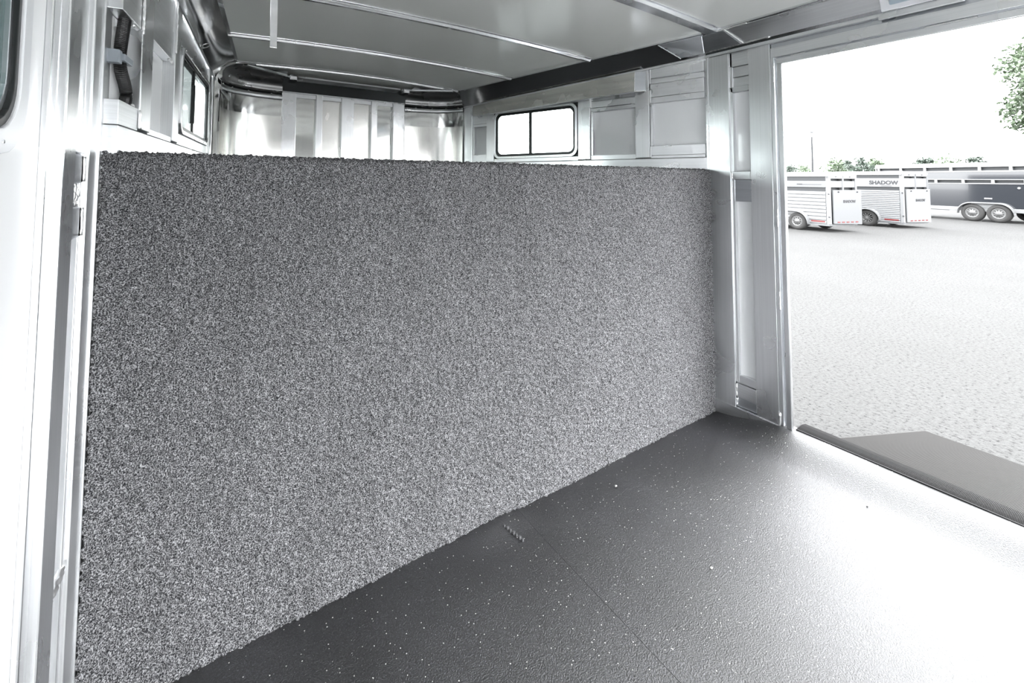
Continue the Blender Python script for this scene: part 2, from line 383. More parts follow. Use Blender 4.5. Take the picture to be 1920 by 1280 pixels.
P(MB().fbox(FL, -1.5, -1.4, -0.06, 0.0, 0.0, 1.95), 'post', M_post, wall_l)

for y0, y1 in ((1.545, 1.66), (1.985, 2.085), (2.90, 2.98), (3.06, 3.12)):
    nose_post(NL, y0, y1, par=wall_l)
P(MB().fbox(NL, uL(1.372), uL(3.12), -0.05, -0.002, 1.26, 1.378), 'ledge_strip', M_beam, wall_l)
strips(NL, 1.374, 1.545, [(1.380, 1.443, -0.004), (1.672, 1.95, -0.004)], wall_l)
strips(NL, 1.66, 1.985, [(1.380, 1.400, -0.006), (1.688, 1.80, -0.008), (1.802, 1.93, -0.012)], wall_l)
strips(NL, 2.085, 2.90, [(1.380, 1.425, -0.004), (1.79, 1.83, -0.006), (1.832, 1.92, -0.012)], wall_l)
strips(NL, 2.98, 3.06, [(1.380, 1.44, -0.008), (1.66, 1.70, -0.008), (1.76, 1.86, -0.008)], wall_l)
for y0, y1, z0, z1 in ((1.376, 1.543, 1.444, 1.671), (1.662, 1.983, 1.401, 1.687), (2.982, 3.058, 1.441, 1.659)):
    P(MB().fbox(NL, uL(y0), uL(y1), -0.048, -0.040, z0, z1), 'white_panel', M_white, wall_l, 0.001)
for Y, za, zb in ((1.543, 1.66, 1.95), (1.984, 1.72, 1.93), (1.543, 1.385, 1.44)):
    bead(NL(uL(Y), 0.001, za), NL(uL(Y), 0.001, zb), 0.004, wall_l)
for Y, z in ((1.53, 1.668), (1.975, 1.684), (1.53, 1.448)):
    bead(NL(uL(Y), -0.012, z), NL(uL(Y)-0.04, -0.012, z), 0.005, wall_l)

wb = MB(); wb.box(XL-0.1, XR+0.12, YB-0.06, YB, 1.45, 2.1).box(XL-0.1, XL+0.08, YB-0.06, YB, -0.02, 1.45).box(XR-0.08, XR+0.12, YB-0.06, YB, -0.02, 1.45)  # unseen back wall; its low opening is added to let in extra daylight
tag(wb.build('wall_back_unseen', mat('grey_unseen_wall', (0.35, 0.35, 0.35), 0.5)), kind='structure')

# ---- coves between the walls and the roof (roof radius)
def cove(fr, ys, dtop, par, m, zr=railz, zc=ceilz, nseg=8, curl=1.0):
    rows = []
    for Y in ys:
        u = fr.uy(Y); row = []
        za, zb = zr(Y), zc(Y)+0.006
        for k in range(nseg+1):
            q = k/nseg*math.pi/2
            t = k/nseg; dd = curl*(1-math.cos(q))+(1-curl)*t; zz = curl*math.sin(q)+(1-curl)*t
            row.append(fr(u, dtop*dd, za+(zb-za)*zz))
        rows.append(row)
    mb = MB().sweep(rows); return mb
cv = cove(FR, [YB, 1.375], 0.055, None, None, curl=0.12); P(cv, 'roof_cove', M_cove, wall_r, 0, smooth=True, solid=0.003)
cv = cove(NR, [1.37, 2.0, 2.6, 3.165], 0.07, None, None, curl=0.12); P(cv, 'roof_cove', M_cove, wall_r, 0, smooth=True, solid=0.003)
cv = cove(FL, [YB, 1.375], 0.08, None, None, curl=0.7); P(cv, 'roof_cove', M_cove, wall_l, 0, smooth=True, solid=0.003)
cv = cove(NL, [1.36, 2.0, 2.6, 3.13], 0.12, None, None, curl=0.7); P(cv, 'roof_cove', M_cove, wall_l, 0, smooth=True, solid=0.003)
P(MB().fbox(FR, YB, 1.375, 0.0, 0.010, railz(1)-0.016, railz(1)), 'rail_lip', M_beam, wall_r, 0.002)
P(MB().fbox(NR, 0, uR(3.165), 0.0, 0.008, (railz(1.375)-0.012, railz(3.165)-0.012), (railz(1.375), railz(3.165))), 'rail_lip', M_beam, wall_r, 0.002)
P(MB().fbox(NL, 0, uL(3.12), 0.0, 0.008, (railz(1.375)-0.012, railz(3.12)-0.012), (railz(1.375), railz(3.12))), 'rail_lip', M_beam, wall_l, 0.002)
# plates welded over the cove by the door
def cove_plate(yt0, yt1, yb0, yb1, zb, zt, par, th=0.006, m=None):
    """slab over the cove: top edge from yt0 to yt1, bottom edge from yb0 to yb1"""
    A = [Vector((XR-0.054, yt0, zt)), Vector((XR-0.054, yt1, zt)), Vector((XR-0.004, yb1, zb)), Vector((XR-0.004, yb0, zb))]
    n = Vector((-0.9, 0, -0.45)).normalized()
    B = [a+n*th for a in A]
    return P(MB().hexa([*A, *B]), 'weld_plate', m or M_plate, par, 0.002)
cove_plate(1.375, 1.24, 1.375, 1.17, 1.972, 2.058, wall_r, 0.010)
A_ = [NR(0.235, 0.066, 2.052), NR(0.0, 0.060, 2.058), NR(0.0, 0.006, 1.972), NR(0.125, 0.010, 1.965)]
nn_ = (NR.n*0.9+Vector((0, 0, -0.45))).normalized()
P(MB().hexa([*A_, *[a+nn_*0.010 for a in A_]]), 'weld_plate', M_plate, wall_r, 0.002)
bead(A_[0]+nn_*0.01, A_[3]+nn_*0.01, 0.003, wall_r)
cove_plate(1.24, YB, 1.17, YB, 1.972, 2.058, wall_r, 0.004, M_beam)
bead((XR-0.062, 1.235, 2.055), (XR-0.014, 1.165, 1.972), 0.004, wall_r)
bead((XR-0.012, 1.37, 1.972), (XR-0.012, 1.04, 1.972), 0.004, wall_r)
bead((XR-0.062, 1.30, 2.058), (XR-0.062, 1.12, 2.058), 0.004, wall_r)
bead((XR-0.062, 0.80, 2.060), (XR-0.062, 0.62, 2.060), 0.004, wall_r)

# ---- front wall of the nose
wf = MB(); wf.fbox(FF, 0.0, 1.86, -0.075, -0.060, 1.25, 2.06).fbox(FF, 0.44, 1.46, -0.06, -0.045, 1.25, 1.97)
wall_f = tag(wf.build('wall_front', M_mirror), kind='structure')
zf = 1.880
for x0, x1 in ((0.4715, 0.571), (0.716, 0.763), (0.909, 1.006), (1.151, 1.200), (1.339, 1.440)):
    P(MB().fbox(FF, x0, x1, -0.05, 0.0, 1.30, zf), 'post', M_post, wall_f, 0.002)
for x0, x1, m in ((0.571, 0.716, M_mirror), (0.763, 0.909, M_sheet), (1.006, 1.151, M_sheet), (1.200, 1.339, M_mirror)):
    P(MB().fbox(FF, x0+0.001, x1-0.001, -0.048, -0.040, 1.30, zf-0.03), 'wall_panel', m, wall_f, 0.001)
    P(MB().fbox(FF, x0+0.001, x1-0.001, -0.048, -0.014, zf-0.03, zf), 'cross_strip', M_beam, wall_f, 0.001)
P(MB().fbox(FF, 0.4715, 1.44, -0.05, 0.006, zf, zf+0.006), 'rail_lip', M_beam, wall_f, 0.001)
mb = MB(); mb.sweep([[FF(x, d, z) for d, z in ((0.002, zf+0.004), (0.018, zf+0.034), (0.036, zf+0.066), (0.056, zf+0.095))] for x in (0.4715, 1.44)])
P(mb, 'roof_cove', M_cove, wall_f, 0, smooth=True, solid=0.003)

# rounded front corners: lower sheet, bright band, rivet rim and domed top
def bez(p0, pc, p2, n=20):
    return [Vector(((1-t)**2*p0[0]+2*t*(1-t)*pc[0]+t*t*p2[0], (1-t)**2*p0[1]+2*t*(1-t)*pc[1]+t*t*p2[1], 0)) for t in [i/n for i in range(n+1)]]
for p0, pc, p2 in (((0.068, 3.12), (0.085, 3.42), (0.4715, 3.42)), ((1.44, 3.42), (1.80, 3.42), (1.868, 3.165))):
    path = bez(p0, pc, p2)
    cen = Vector((0.95, 2.3, 0))
    nrm = []
    for i, q in enumerate(path):
        t = (path[min(i+1, 20)]-path[max(i-1, 0)]).normalized(); n = Vector((t.y, -t.x, 0))
        if n.dot(cen-q) < 0: n = -n
        nrm.append(n)
    def band(prof, name, m, solid=0.002):
        mb = MB(); mb.sweep([[q+n*d+Vector((0, 0, z)) for d, z in prof] for q, n in zip(path, nrm)])
        return P(mb, name, m, wall_f, 0, smooth=True, solid=solid)
    band([(0.004, 1.29), (0.004, 1.697)], 'corner_sheet', M_sheet)
    band([(-0.004, 1.60), (-0.004, 1.825)], 'corner_band', M_mirror)
    band([(0.004, 1.820), (0.006, 1.822), (0.006, 1.852), (0.004, 1.854)], 'corner_rim', M_beam)
    band([(-0.012, 1.850), (-0.012, 1.876)], 'corner_gap', M_dark)
    band([(0.000, 1.872), (0.006, 1.874), (0.012, 1.884), (0.010, 1.895), (0.012, 1.92), (0.03, 1.95), (0.07, 1.972), (0.13, 1.983), (0.20, 1.988)], 'corner_dome', M_dome)
    for k in (3, 8, 13, 18):
        q, n = path[k], nrm[k]
        P(MB().lathe(q+n*0.006+Vector((0, 0, 1.856)), n, [(0.0062, 0), (0.0055, 0.003), (0.002, 0.005), (0.0001, 0.0052)], 10), 'rivet', M_zinc, wall_f, 0, smooth=True)
for x, z in ((0.478, 1.70), (1.432, 1.70), (0.478, 1.40), (1.432, 1.40), ):
    o = P(MB().fbox(FF, x-0.004, x+0.004, 0.0, 0.012, z-0.03, z+0.004), 'sheet_clip', M_zinc, wall_f, 0.001)

# ---- ceiling with its roof bows
def xl(Y): return XL-0.03 if Y < 1.37 else -0.184+0.1273*(Y-1.37)-0.03
def xr(Y): return XR+0.05 if Y < 1.375 else XR-0.2981*(Y-1.375)+0.04
def arch(X, Y):
    c, h = (xl(Y)+xr(Y))/2, (xr(Y)-xl(Y))/2
    return ceilz(Y)+0.032*(1-((X-c)/h)**2)
ys = [YB, -1.2, -0.2, 0.6, 1.3, 1.375, 2.0, 2.62, 3.15, 3.52]
rows = []
for Y in ys:
    a, b = xl(Y), xr(Y)
    lo = [Vector((a+(b-a)*i/16, Y, arch(a+(b-a)*i/16, Y))) for i in range(17)]
    rows.append(lo+[p+Vector((0, 0, 0.03)) for p in reversed(lo)])
mb = MB().sweep(rows, closed=True)
ceiling = tag(mb.build('ceiling', M_ceil, smooth=False), kind='structure')
def roof_bow(Y, w, drop, lip=0.012):
    a, b = xl(Y)+(0.14 if Y > 1.5 else 0.10), xr(Y)-(0.115 if Y > 1.5 else 0.10)
    mb = MB(); rows = []
    for i in range(25):
        X = a+(b-a)*i/24; z = arch(X, Y)
        prof = [(-w/2-lip, 0.002), (-w/2-lip, -0.002), (-w/2, -0.003), (-w/2+0.003, -drop), (w/2-0.003, -drop), (w/2, -0.003), (w/2+lip, -0.002), (w/2+lip, 0.002)]
        rows.append([Vector((X, Y+dy, z+dz)) for dy, dz in prof])
    mb.sweep(rows, closed=True); return P(mb, 'roof_bow', M_bow, ceiling, 0.001)
for Y, w, dr in ((3.15, 0.022, 0.014), (2.62, 0.022, 0.016), (2.0, 0.024, 0.018), (1.30, 0.060, 0.022), (0.65, 0.05, 0.02), (0.0, 0.05, 0.02), (-0.65, 0.05, 0.02), (-1.3, 0.05, 0.02)):
    roof_bow(Y, w, dr)
# trim strip with two brackets where the roof meets the front
P(MB().hexa([Vector(p) for p in ((0.56, 3.30, 1.972), (1.35, 3.30, 1.972), (1.35, 3.38, 1.960), (0.56, 3.38, 1.960), (0.56, 3.30, 1.985), (1.35, 3.30, 1.985), (1.35, 3.38, 1.98), (0.56, 3.38, 1.98))]), 'trim_strip', M_beam, ceiling)
for x in (0.50, 1.37):
    P(MB().box(x, x+0.05, 3.27, 3.39, 1.945, 1.99), 'roof_bracket', M_cove, ceiling, 0.004)
P(MB().hexa([Vector(p) for p in ((0.20, 3.14, 1.972), (0.22, 3.12, 1.972), (0.52, 3.30, 1.962), (0.50, 3.32, 1.962), (0.20, 3.14, 1.984), (0.22, 3.12, 1.984), (0.52, 3.30, 1.984), (0.50, 3.32, 1.984))]), 'roof_brace', M_bow, ceiling)
P(MB().hexa([Vector(p) for p in ((1.38, 3.32, 1.962), (1.36, 3.30, 1.962), (1.74, 3.12, 1.972), (1.76, 3.14, 1.972), (1.38, 3.32, 1.984), (1.36, 3.30, 1.984), (1.74, 3.12, 1.984), (1.76, 3.14, 1.984))]), 'roof_brace', M_bow, ceiling)
# edge trims of the ceiling
for fr, y0, y1, d in ((NR, 1.375, 3.10, 0.075), (FR, YB, 1.375, 0.06), (NL, 1.37, 3.10, 0.125), (FL, YB, 1.37, 0.085)):
    mb = MB(); n = 6
    for k in range(n):
        ya, yb_ = y0+(y1-y0)*k/n, y0+(y1-y0)*(k+1)/n
        pa, pb = fr(fr.uy(ya), d, 0), fr(fr.uy(yb_), d, 0)
        za, zb = arch(pa.x, ya)-0.008, arch(pb.x, yb_)-0.008
        mb.fbox(fr, fr.uy(ya), fr.uy(yb_), d-0.02, d, (za, zb), (za+0.012, zb+0.012))
    P(mb, 'edge_trim', M_bow, ceiling, 0.001)

# ================================================================== WINDOWS, DOORS
def rrect(u0, u1, z0, z1, r, n=6):
    pts = []
    for cu, cz, a in ((u1-r, z1-r, 0), (u0+r, z1-r, 90), (u0+r, z0+r, 180), (u1-r, z0+r, 270)):
        for k in range(n+1):
            q = math.radians(a+90*k/n); pts.append((cu+r*math.cos(q), cz+r*math.sin(q)))
    return pts
def sqrect(u0, u1, z0, z1, n=6):
    pts = []
    for cu, cz in ((u1, z1), (u0, z1), (u0, z0), (u1, z0)):
        pts += [(cu, cz)]*(n+1)
    return pts
def ring(fr, o, i, d0, d1):
    m = len(o); rows = [[fr(u, d0, z) for u, z in o], [fr(u, d1, z) for u, z in o], [fr(u, d1, z) for u, z in i], [fr(u, d0, z) for u, z in i]]
    vs = [p for r in rows for p in r]; mb = MB()
    mb.add(vs, [(a*m+k, a*m+(k+1) % m, ((a+1) % 4)*m+(k+1) % m, ((a+1) % 4)*m+k) for a in range(4) for k in range(m)]); return mb
def slab(fr, o, d0, d1):
    m = len(o); return MB().add([fr(u, d0, z) for u, z in o]+[fr(u, d1, z) for u, z in o],
        [tuple(range(m)), tuple(range(m, 2*m))[::-1]]+[(k, (k+1) % m, m+(k+1) % m, m+k) for k in range(m)])
def window(name, fr, u0, u1, z0, z1, kind, mull=0.47, r=0.055, glass=(M_glass, M_glass), par=None, fl=0.018, latch_u=None):
    root = bpy.data.objects.new(name, None); COL.objects.link(root); root.location = fr((u0+u1)/2, 0, z0)
    if par: root.parent = par; root.matrix_parent_inverse = world_of(par).inverted()
    else: root['kind'] = 'structure'
    O = rrect(u0, u1, z0, z1, r); I = rrect(u0+fl, u1-fl, z0+fl, z1-fl, r-fl*0.5)
    P(ring(fr, O, I, -0.012, 0.007), 'frame', M_post if par is None else M_frame, root, 0.002)
    g2 = 0.010; G = rrect(u0+fl+g2, u1-fl-g2, z0+fl+g2, z1-fl-g2, r-fl*0.5-g2*0.5)
    P(ring(fr, I, G, -0.013, 0.003), 'gasket', M_black, root, 0.001)
    g3 = g2+0.008; H = rrect(u0+fl+g3, u1-fl-g3, z0+fl+g3, z1-fl-g3, r-fl*0.5-g3*0.4)
    P(ring(fr, G, H, -0.013, -0.003), 'inner_frame', M_black if par is None else M_plate, root, 0.001)
    um = u0+(u1-u0)*mull
    P(MB().fbox(fr, um-0.012, um+0.012, -0.013, -0.001, z0+fl+g3-0.002, z1-fl-g3+0.002), 'mullion', M_black, root, 0.001)
    zi0, zi1 = z0+fl+g3-0.003, z1-fl-g3+0.003
    P(MB().fbox(fr, u0+fl+g3-0.004, um, -0.007, -0.005, zi0+.0, zi1), 'pane', glass[0], root, 0)
    P(MB().fbox(fr, um, u1-fl-g3+0.004, -0.011, -0.009, zi0, zi1), 'pane', glass[1], root, 0)
    if latch_u is not None:
        P(MB().fbox(fr, latch_u-0.006, latch_u+0.006, -0.02, 0.006, (z0+z1)/2-0.04, (z0+z1)/2+0.035), 'latch', M_black, root, 0.002)
    for k in range(6):
        t = k/5; 
        for zz in (z0+fl*0.5, z1-fl*0.5):
            P(MB().lathe(fr(u0+r+(u1-u0-2*r)*t, 0.006, zz), fr.n, [(0.003, 0), (0.0025, 0.002), (0.0001, 0.0025)], 8), 'screw', M_zinc, root, 0)
    return root
M_frame = mat('white_window_frame', (0.74, 0.75, 0.77), 0.25)
# right nose window, square hole behind it closed by a black ring
w1 = window('window_1', NR, uR(2.143), uR(2.848), 1.408, 1.783, 'r', mull=0.53, latch_u=uR(2.165))
P(ring(NR, sqrect(uR(2.138), uR(2.852), 1.40, 1.792), rrect(uR(2.146), uR(2.845), 1.411, 1.780, 0.053), -0.016, -0.009), 'backing', M_black, w1, 0)
w2 = window('window_2', NL, uL(2.088), uL(2.885), 1.425, 1.785, 'l', mull=0.42, latch_u=None, glass=(M_frost, M_glass))
P(ring(NL, sqrect(uL(2.083), uL(2.89), 1.418, 1.792), rrect(uL(2.092), uL(2.882), 1.428, 1.782, 0.053), -0.016, -0.009), 'backing', M_black, w2, 0)
P(MB().fbox(NL, uL(2.40)-0.008, uL(2.40)+0.008, -0.006, 0.006, 1.50, 1.68), 'latch', M_black, w2, 0.002)

# left side door (closed, white) with its own window
d1 = MB()
zw0, zw1, yw0, yw1 = 1.278, 1.76, 0.18, 0.876
d1.fbox(FL, -0.27, yw0+0.02, -0.05, -0.02, 0.01, 1.85)
d1.fbox(FL, yw1-0.02, 0.988, -0.05, -0.02, 0.01, 1.85)
d1.fbox(FL, yw0+0.02, yw1-0.02, -0.05, -0.02, 0.01, zw0+0.02)
d1.fbox(FL, yw0+0.02, yw1-0.02, -0.05, -0.02, zw1-0.02, 1.85)
door1 = tag(d1.build('door_1', M_door), kind='structure')
FLw = Frame((XL-0.013, 0), (0, 1), (1, 0))
window('door_window', FLw, yw0, yw1, zw0, zw1, 'd', mull=0.5, r=0.085, glass=(M_tint, M_tint), par=door1, fl=0.032)
P(MB().fbox(FL, 0.845, 0.858, -0.014, -0.008, 1.372, 1.378), 'frame_joint', M_plate, door1, 0.0005)

# side ramp doorway: structure marker is the opening itself (left open)

# ================================================================== THINGS
# ---- carpeted riser of the gooseneck bed
root = empty('carpeted_riser', (1.1, YC, 0), 'waist-high partition wall covered in dark grey speckled loop carpet', 'partition')
P(MB().box(XL+0.002, XR+0.02, YC+0.022, YC+0.05, 0, 1.28), 'core_panel', M_deck, root, 0)
dk = MB(); dk.add([(XL, YC+0.03, 1.262), (XR+0.03, YC+0.03, 1.262), (1.85, 3.44, 1.262), (0.03, 3.44, 1.262), (XL, YC+0.03, 1.290), (XR+0.03, YC+0.03, 1.290), (1.85, 3.44, 1.290), (0.03, 3.44, 1.290)],
       [(0, 1, 2, 3), (4, 7, 6, 5), (0, 4, 5, 1), (1, 5, 6, 2), (2, 6, 7, 3), (3, 7, 4, 0)])
P(dk, 'bed_deck', M_deck, root, 0)
st = 0.0045
prof = [(YC, z) for z in np.arange(-0.004, 1.288, st)]
for k in range(1, 8):
    q = k/7*math.pi/2; prof.append((YC+0.022-0.022*math.cos(q), 1.288+0.022*math.sin(q)))
prof += [(YC+0.022+st*k, 1.310) for k in range(1, 16)]
prof = np.array(prof)
xs = np.arange(XL+0.002, XR+0.026, st); nx, nz = len(xs), len(prof)
tn = np.gradient(prof, axis=0); nn = np.stack([-tn[:, 1], tn[:, 0]], 1); nn /= np.linalg.norm(nn, axis=1)[:, None]
h = rng.normal(0, 1, (nz, nx)); h = (h+np.roll(h, 1, 0)*0.4+np.roll(h, 1, 1)*0.3)
disp = np.clip(h*0.0024, -0.0045, 0.0065)
V = np.zeros((nz, nx, 3))
V[..., 0] = xs[None, :]+rng.normal(0, 0.0007, (nz, nx))
V[..., 1] = prof[:, 0][:, None]+nn[:, 0][:, None]*disp
V[..., 2] = prof[:, 1][:, None]+nn[:, 1][:, None]*disp+rng.normal(0, 0.0006, (nz, nx))
V[:, 0, 0] += rng.normal(0, 0.003, nz); V[:, 1, 0] += rng.normal(0, 0.0015, nz)
# the pile bellies out a little where it meets the floor and the right post
low = np.exp(-np.maximum(V[..., 2], 0)/0.03)*0.006; V[..., 1] -= low
idx = np.arange(nz*nx).reshape(nz, nx)
F = np.stack([idx[:-1, :-1], idx[:-1, 1:], idx[1:, 1:], idx[1:, :-1]], -1).reshape(-1, 4)
def np_mesh(name, V, F, m, parent, smooth=True):
    me = bpy.data.meshes.new(name); V = V.reshape(-1, 3).astype(np.float32)
    me.vertices.add(len(V)); me.vertices.foreach_set('co', V.ravel())
    me.loops.add(F.size); me.loops.foreach_set('vertex_index', F.astype(np.int32).ravel())
    me.polygons.add(len(F)); me.polygons.foreach_set('loop_start', np.arange(0, F.size, F.shape[1], dtype=np.int32))
    me.polygons.foreach_set('loop_total', np.full(len(F), F.shape[1], dtype=np.int32))
    me.update(calc_edges=True); me.validate()
    me.polygons.foreach_set('use_smooth', np.full(len(me.polygons), smooth)); me.materials.append(m)
    o = bpy.data.objects.new(name, me); COL.objects.link(o)
    if parent is not None: o.parent = parent; o.matrix_parent_inverse = world_of(parent).inverted()
    return o
tag(np_mesh('carpet_pile', V, F, M_carpet, root), kind='stuff')

# ---- rubber floor mats (one each side of the seam)
def sstep(t): t = np.clip(t, 0, 1); return t*t*(3-2*t)
def floor_mat(x0, x1, y0, y1, label, seam=None):
    xs = np.linspace(x0, x1, int((x1-x0)/0.02)+1); ys_ = np.linspace(y0, y1, int((y1-y0)/0.02)+1)
    X, Y = np.meshgrid(xs, ys_)
    Z = 0.074*sstep((X-2.22)/(XR-2.22))*sstep((1.40-Y)/(1.40-0.98))
    Z += 0.0025*np.sin(X*5+1)*np.sin(Y*4.3)+0.0015*np.sin(X*13+Y*9)
    if seam == 'l': Z += 0.0003*np.exp(-(x1-X)/0.03)*(0.5+0.5*np.sin(Y*5+2.2))
    Z += 0.010*np.exp(-((X-0.93)/0.12)**2-((Y-1.34)/0.06)**2)*(X < 1.05)
    top = np.stack([X, Y, Z], -1); bot = top.copy(); bot[..., 2] = -0.012
    n = X.size; ny, nx = X.shape; idx = np.arange(n).reshape(ny, nx)
    F = [np.stack([idx[:-1, :-1], idx[:-1, 1:], idx[1:, 1:], idx[1:, :-1]], -1).reshape(-1, 4)]
    def side(a): return np.stack([a[:-1], a[1:], a[1:]+n, a[:-1]+n], -1)
    F += [side(idx[0, ::-1]), side(idx[-1, :]), side(idx[:, 0]), side(idx[::-1, -1])]
    F.append((F[0][:, ::-1]+n))
    o = np_mesh('floor_mat', np.concatenate([top.reshape(-1, 3), bot.reshape(-1, 3)]), np.concatenate(F), M_mat, None)
    q = o.modifiers.new('split', 'EDGE_SPLIT'); q.split_angle = math.radians(40)
    return tag(o, label, 'floor mat')
m_a = floor_mat(XL+0.003, 1.048, -1.0, YC-0.004, 'black rubber floor mat left of the seam, below the middle of the carpeted wall', 'l')
m_b = floor_mat(1.0494, XR+0.010, -1.0, 1.370, 'black rubber floor mat right of the seam, running to the open doorway')
# faint printed mark on the left mat, pale dashes
pm = MB()
for k in range(7):
    x = 0.955+0.010*k*0.35; y = 1.305-0.013*k
    pm.box(x, x+0.005+0.003*(k % 2), y, y+0.006, 0.000, 0.0075+0.0006*(7-k))
P(pm, 'printed_mark', mat('pale_print', (0.12, 0.12, 0.125), 0.7), m_a, 0)
def pebble(x, y, z, r, m, label, name='pebble'):
    bm = bmesh.new(); bmesh.ops.create_icosphere(bm, subdivisions=2, radius=r)
    for v in bm.verts: v.co = Vector((v.co.x*1.2, v.co.y*0.9, v.co.z*0.6))*random.uniform(0.85, 1.15)
    me = bpy.data.meshes.new(name); bm.to_mesh(me); bm.free(); me.materials.append(m)
    o = bpy.data.objects.new(name, me); COL.objects.link(o); o.location = (x, y, z+r*0.4)
    return tag(o, label, 'pebble')
M_peb = mat('pale_stone', (0.62, 0.61, 0.57), 0.7); M_peb2 = mat('dark_crumb', (0.02, 0.02, 0.02), 0.8)
pebble(1.433, 0.831, 0.001, 0.0042, M_peb, 'small pale stone chip on the black mat near its middle')
pebble(2.21, 0.668, 0.001, 0.0032, M_peb2, 'tiny black crumb on the sunlit part of the mat by the doorway')
pebble(1.471, 1.243, 0.001, 0.0045, M_peb, 'pale grit spot on the mat close to the carpeted wall')

# ---- corrugated wire loom in the first bay of the left nose wall
hose = empty('wire_conduit', NL(uL(1.45), -0.025, 1.445), 'black corrugated wire conduit running down the left wall bay', 'conduit')
ctrl = [(1.468, 1.70), (1.458, 1.66), (1.440, 1.60), (1.434, 1.56), (1.447, 1.53), (1.482, 1.50), (1.500, 1.475), (1.492, 1.450), (1.468, 1.42)]
pts = []
for i in range(len(ctrl)-1):
    p_1 = ctrl[max(i-1, 0)]; a = ctrl[i]; b = ctrl[i+1]; c = ctrl[min(i+2, len(ctrl)-1)]
    for k in range(12):
        t = k/12
        f = lambda j: 0.5*((2*a[j])+(-p_1[j]+b[j])*t+(2*p_1[j]-5*a[j]+4*b[j]-c[j])*t*t+(-p_1[j]+3*a[j]-3*b[j]+c[j])*t**3)
        pts.append(NL(uL(f(0)), -0.022, f(1)))
# resample evenly, alternate radius for the corrugation
L = [0]
for a, b in zip(pts, pts[1:]): L.append(L[-1]+(b-a).length)
rs = []; n = 128
for k in range(n):
    s = L[-1]*k/(n-1); i = max(j for j in range(len(L)) if L[j] <= s); i = min(i, len(pts)-2)
    rs.append(pts[i].lerp(pts[i+1], (s-L[i])/max(1e-9, L[i+1]-L[i])))
P(MB().tube(rs, [0.0150 if k % 2 else 0.0128 for k in range(n)], 12), 'hose', M_hose, hose, 0)
P(MB().fbox(NL, uL(1.405), uL(1.475), -0.040, -0.003, 1.548, 1.566), 'clamp', M_clip, hose, 0.002)
P(MB().fbox(NL, uL(1.385), uL(1.410), -0.042, -0.010, 1.538, 1.572), 'clamp_foot', M_clip, hose, 0.002)

# ---- wire tie loops on the left rail
def loop(Y, z, label):
    t = empty('tie_loop', NL(uL(Y), 0.004, z), label, 'tie loop')
    q = [NL(uL(Y)+0.028*math.cos(a), 0.012+0.018*(1+math.sin(a)), z+0.010*math.sin(a)) for a in [2*math.pi*k/16 for k in range(17)]]
    P(MB().tube(q, 0.0028, 6), 'ring', M_zinc, t, 0, smooth=True)
    P(MB().fbox(NL, uL(Y)-0.010, uL(Y)+0.010, 0.0, 0.014, z-0.008, z+0.004), 'base', M_zinc, t, 0.002)
loop(1.90, 1.925, 'nearer bright metal tie loop on the left roof rail')
loop(2.48, 1.895, 'small metal tie loop on the left rail above the window')

# ---- hanging flat strap in front of the second roof bow
hs = empty('hanging_strap', (0.198, 1.70, 1.72), 'thin grey metal strap hanging from the ceiling above the carpeted wall', 'strap')
P(MB().hexa([Vector(p) for p in ((0.189, 1.70, 1.722), (0.212, 1.70, 1.722), (0.212, 1.703, 1.722), (0.189, 1.703, 1.722), (0.184, 1.70, 2.07), (0.210, 1.70, 2.07), (0.210, 1.703, 2.07), (0.184, 1.703, 2.07))]), 'strap_bar', M_bow, hs, 0.0006)
P(MB().box(0.180, 0.215, 1.69, 1.73, 2.060, 2.085), 'mounting_foot', M_bow, hs, 0.001)

# ---- boxed valance over the right nose window
va = empty('window_valance', NR(uR(2.3), 0, 1.80), 'smudged boxed aluminum channel above the right window', 'valance')
zA, zB = 1.797, 1.765
ua, ub = uR(1.745), uR(3.02)
P(MB().hexa([NR(ua, 0.052, 1.795), NR(ub, 0.052, 1.765), NR(ub, 0.056, 1.765), NR(ua, 0.056, 1.795), NR(ua-0.004, 0.052, 1.915), NR(ub, 0.052, 1.845), NR(ub, 0.056, 1.845), NR(ua-0.004, 0.056, 1.915)]), 'face_plate', M_valance, va, 0.001)
P(MB().hexa([NR(ua-0.05, 0.0, 1.800), NR(ub, 0.0, 1.768), NR(ub, 0.052, 1.765), NR(ua, 0.054, 1.795), NR(ua-0.05, 0.0, 1.804), NR(ub, 0.0, 1.772), NR(ub, 0.052, 1.769), NR(ua, 0.054, 1.799)]), 'bottom_plate', M_beam, va, 0.0005)
P(MB().hexa([NR(ua-0.052, 0.001, 1.800), NR(ua-0.002, 0.056, 1.795), NR(ua+0.002, 0.052, 1.795), NR(ua-0.046, 0.0, 1.800), NR(ua-0.052, 0.001, 1.925), NR(ua-0.006, 0.056, 1.915), NR(ua+0.002, 0.052, 1.915), NR(ua-0.046, 0.0, 1.925)]), 'end_cap', M_plate, va, 0.0005)
for a, b in (((ua-0.006, 0.057, 1.915), (ua-0.002, 0.057, 1.797)), ((ua-0.002, 0.057, 1.796), (ua-0.052, 0.002, 1.799))):
    bead(NR(*a), NR(*b), 0.0022, va)

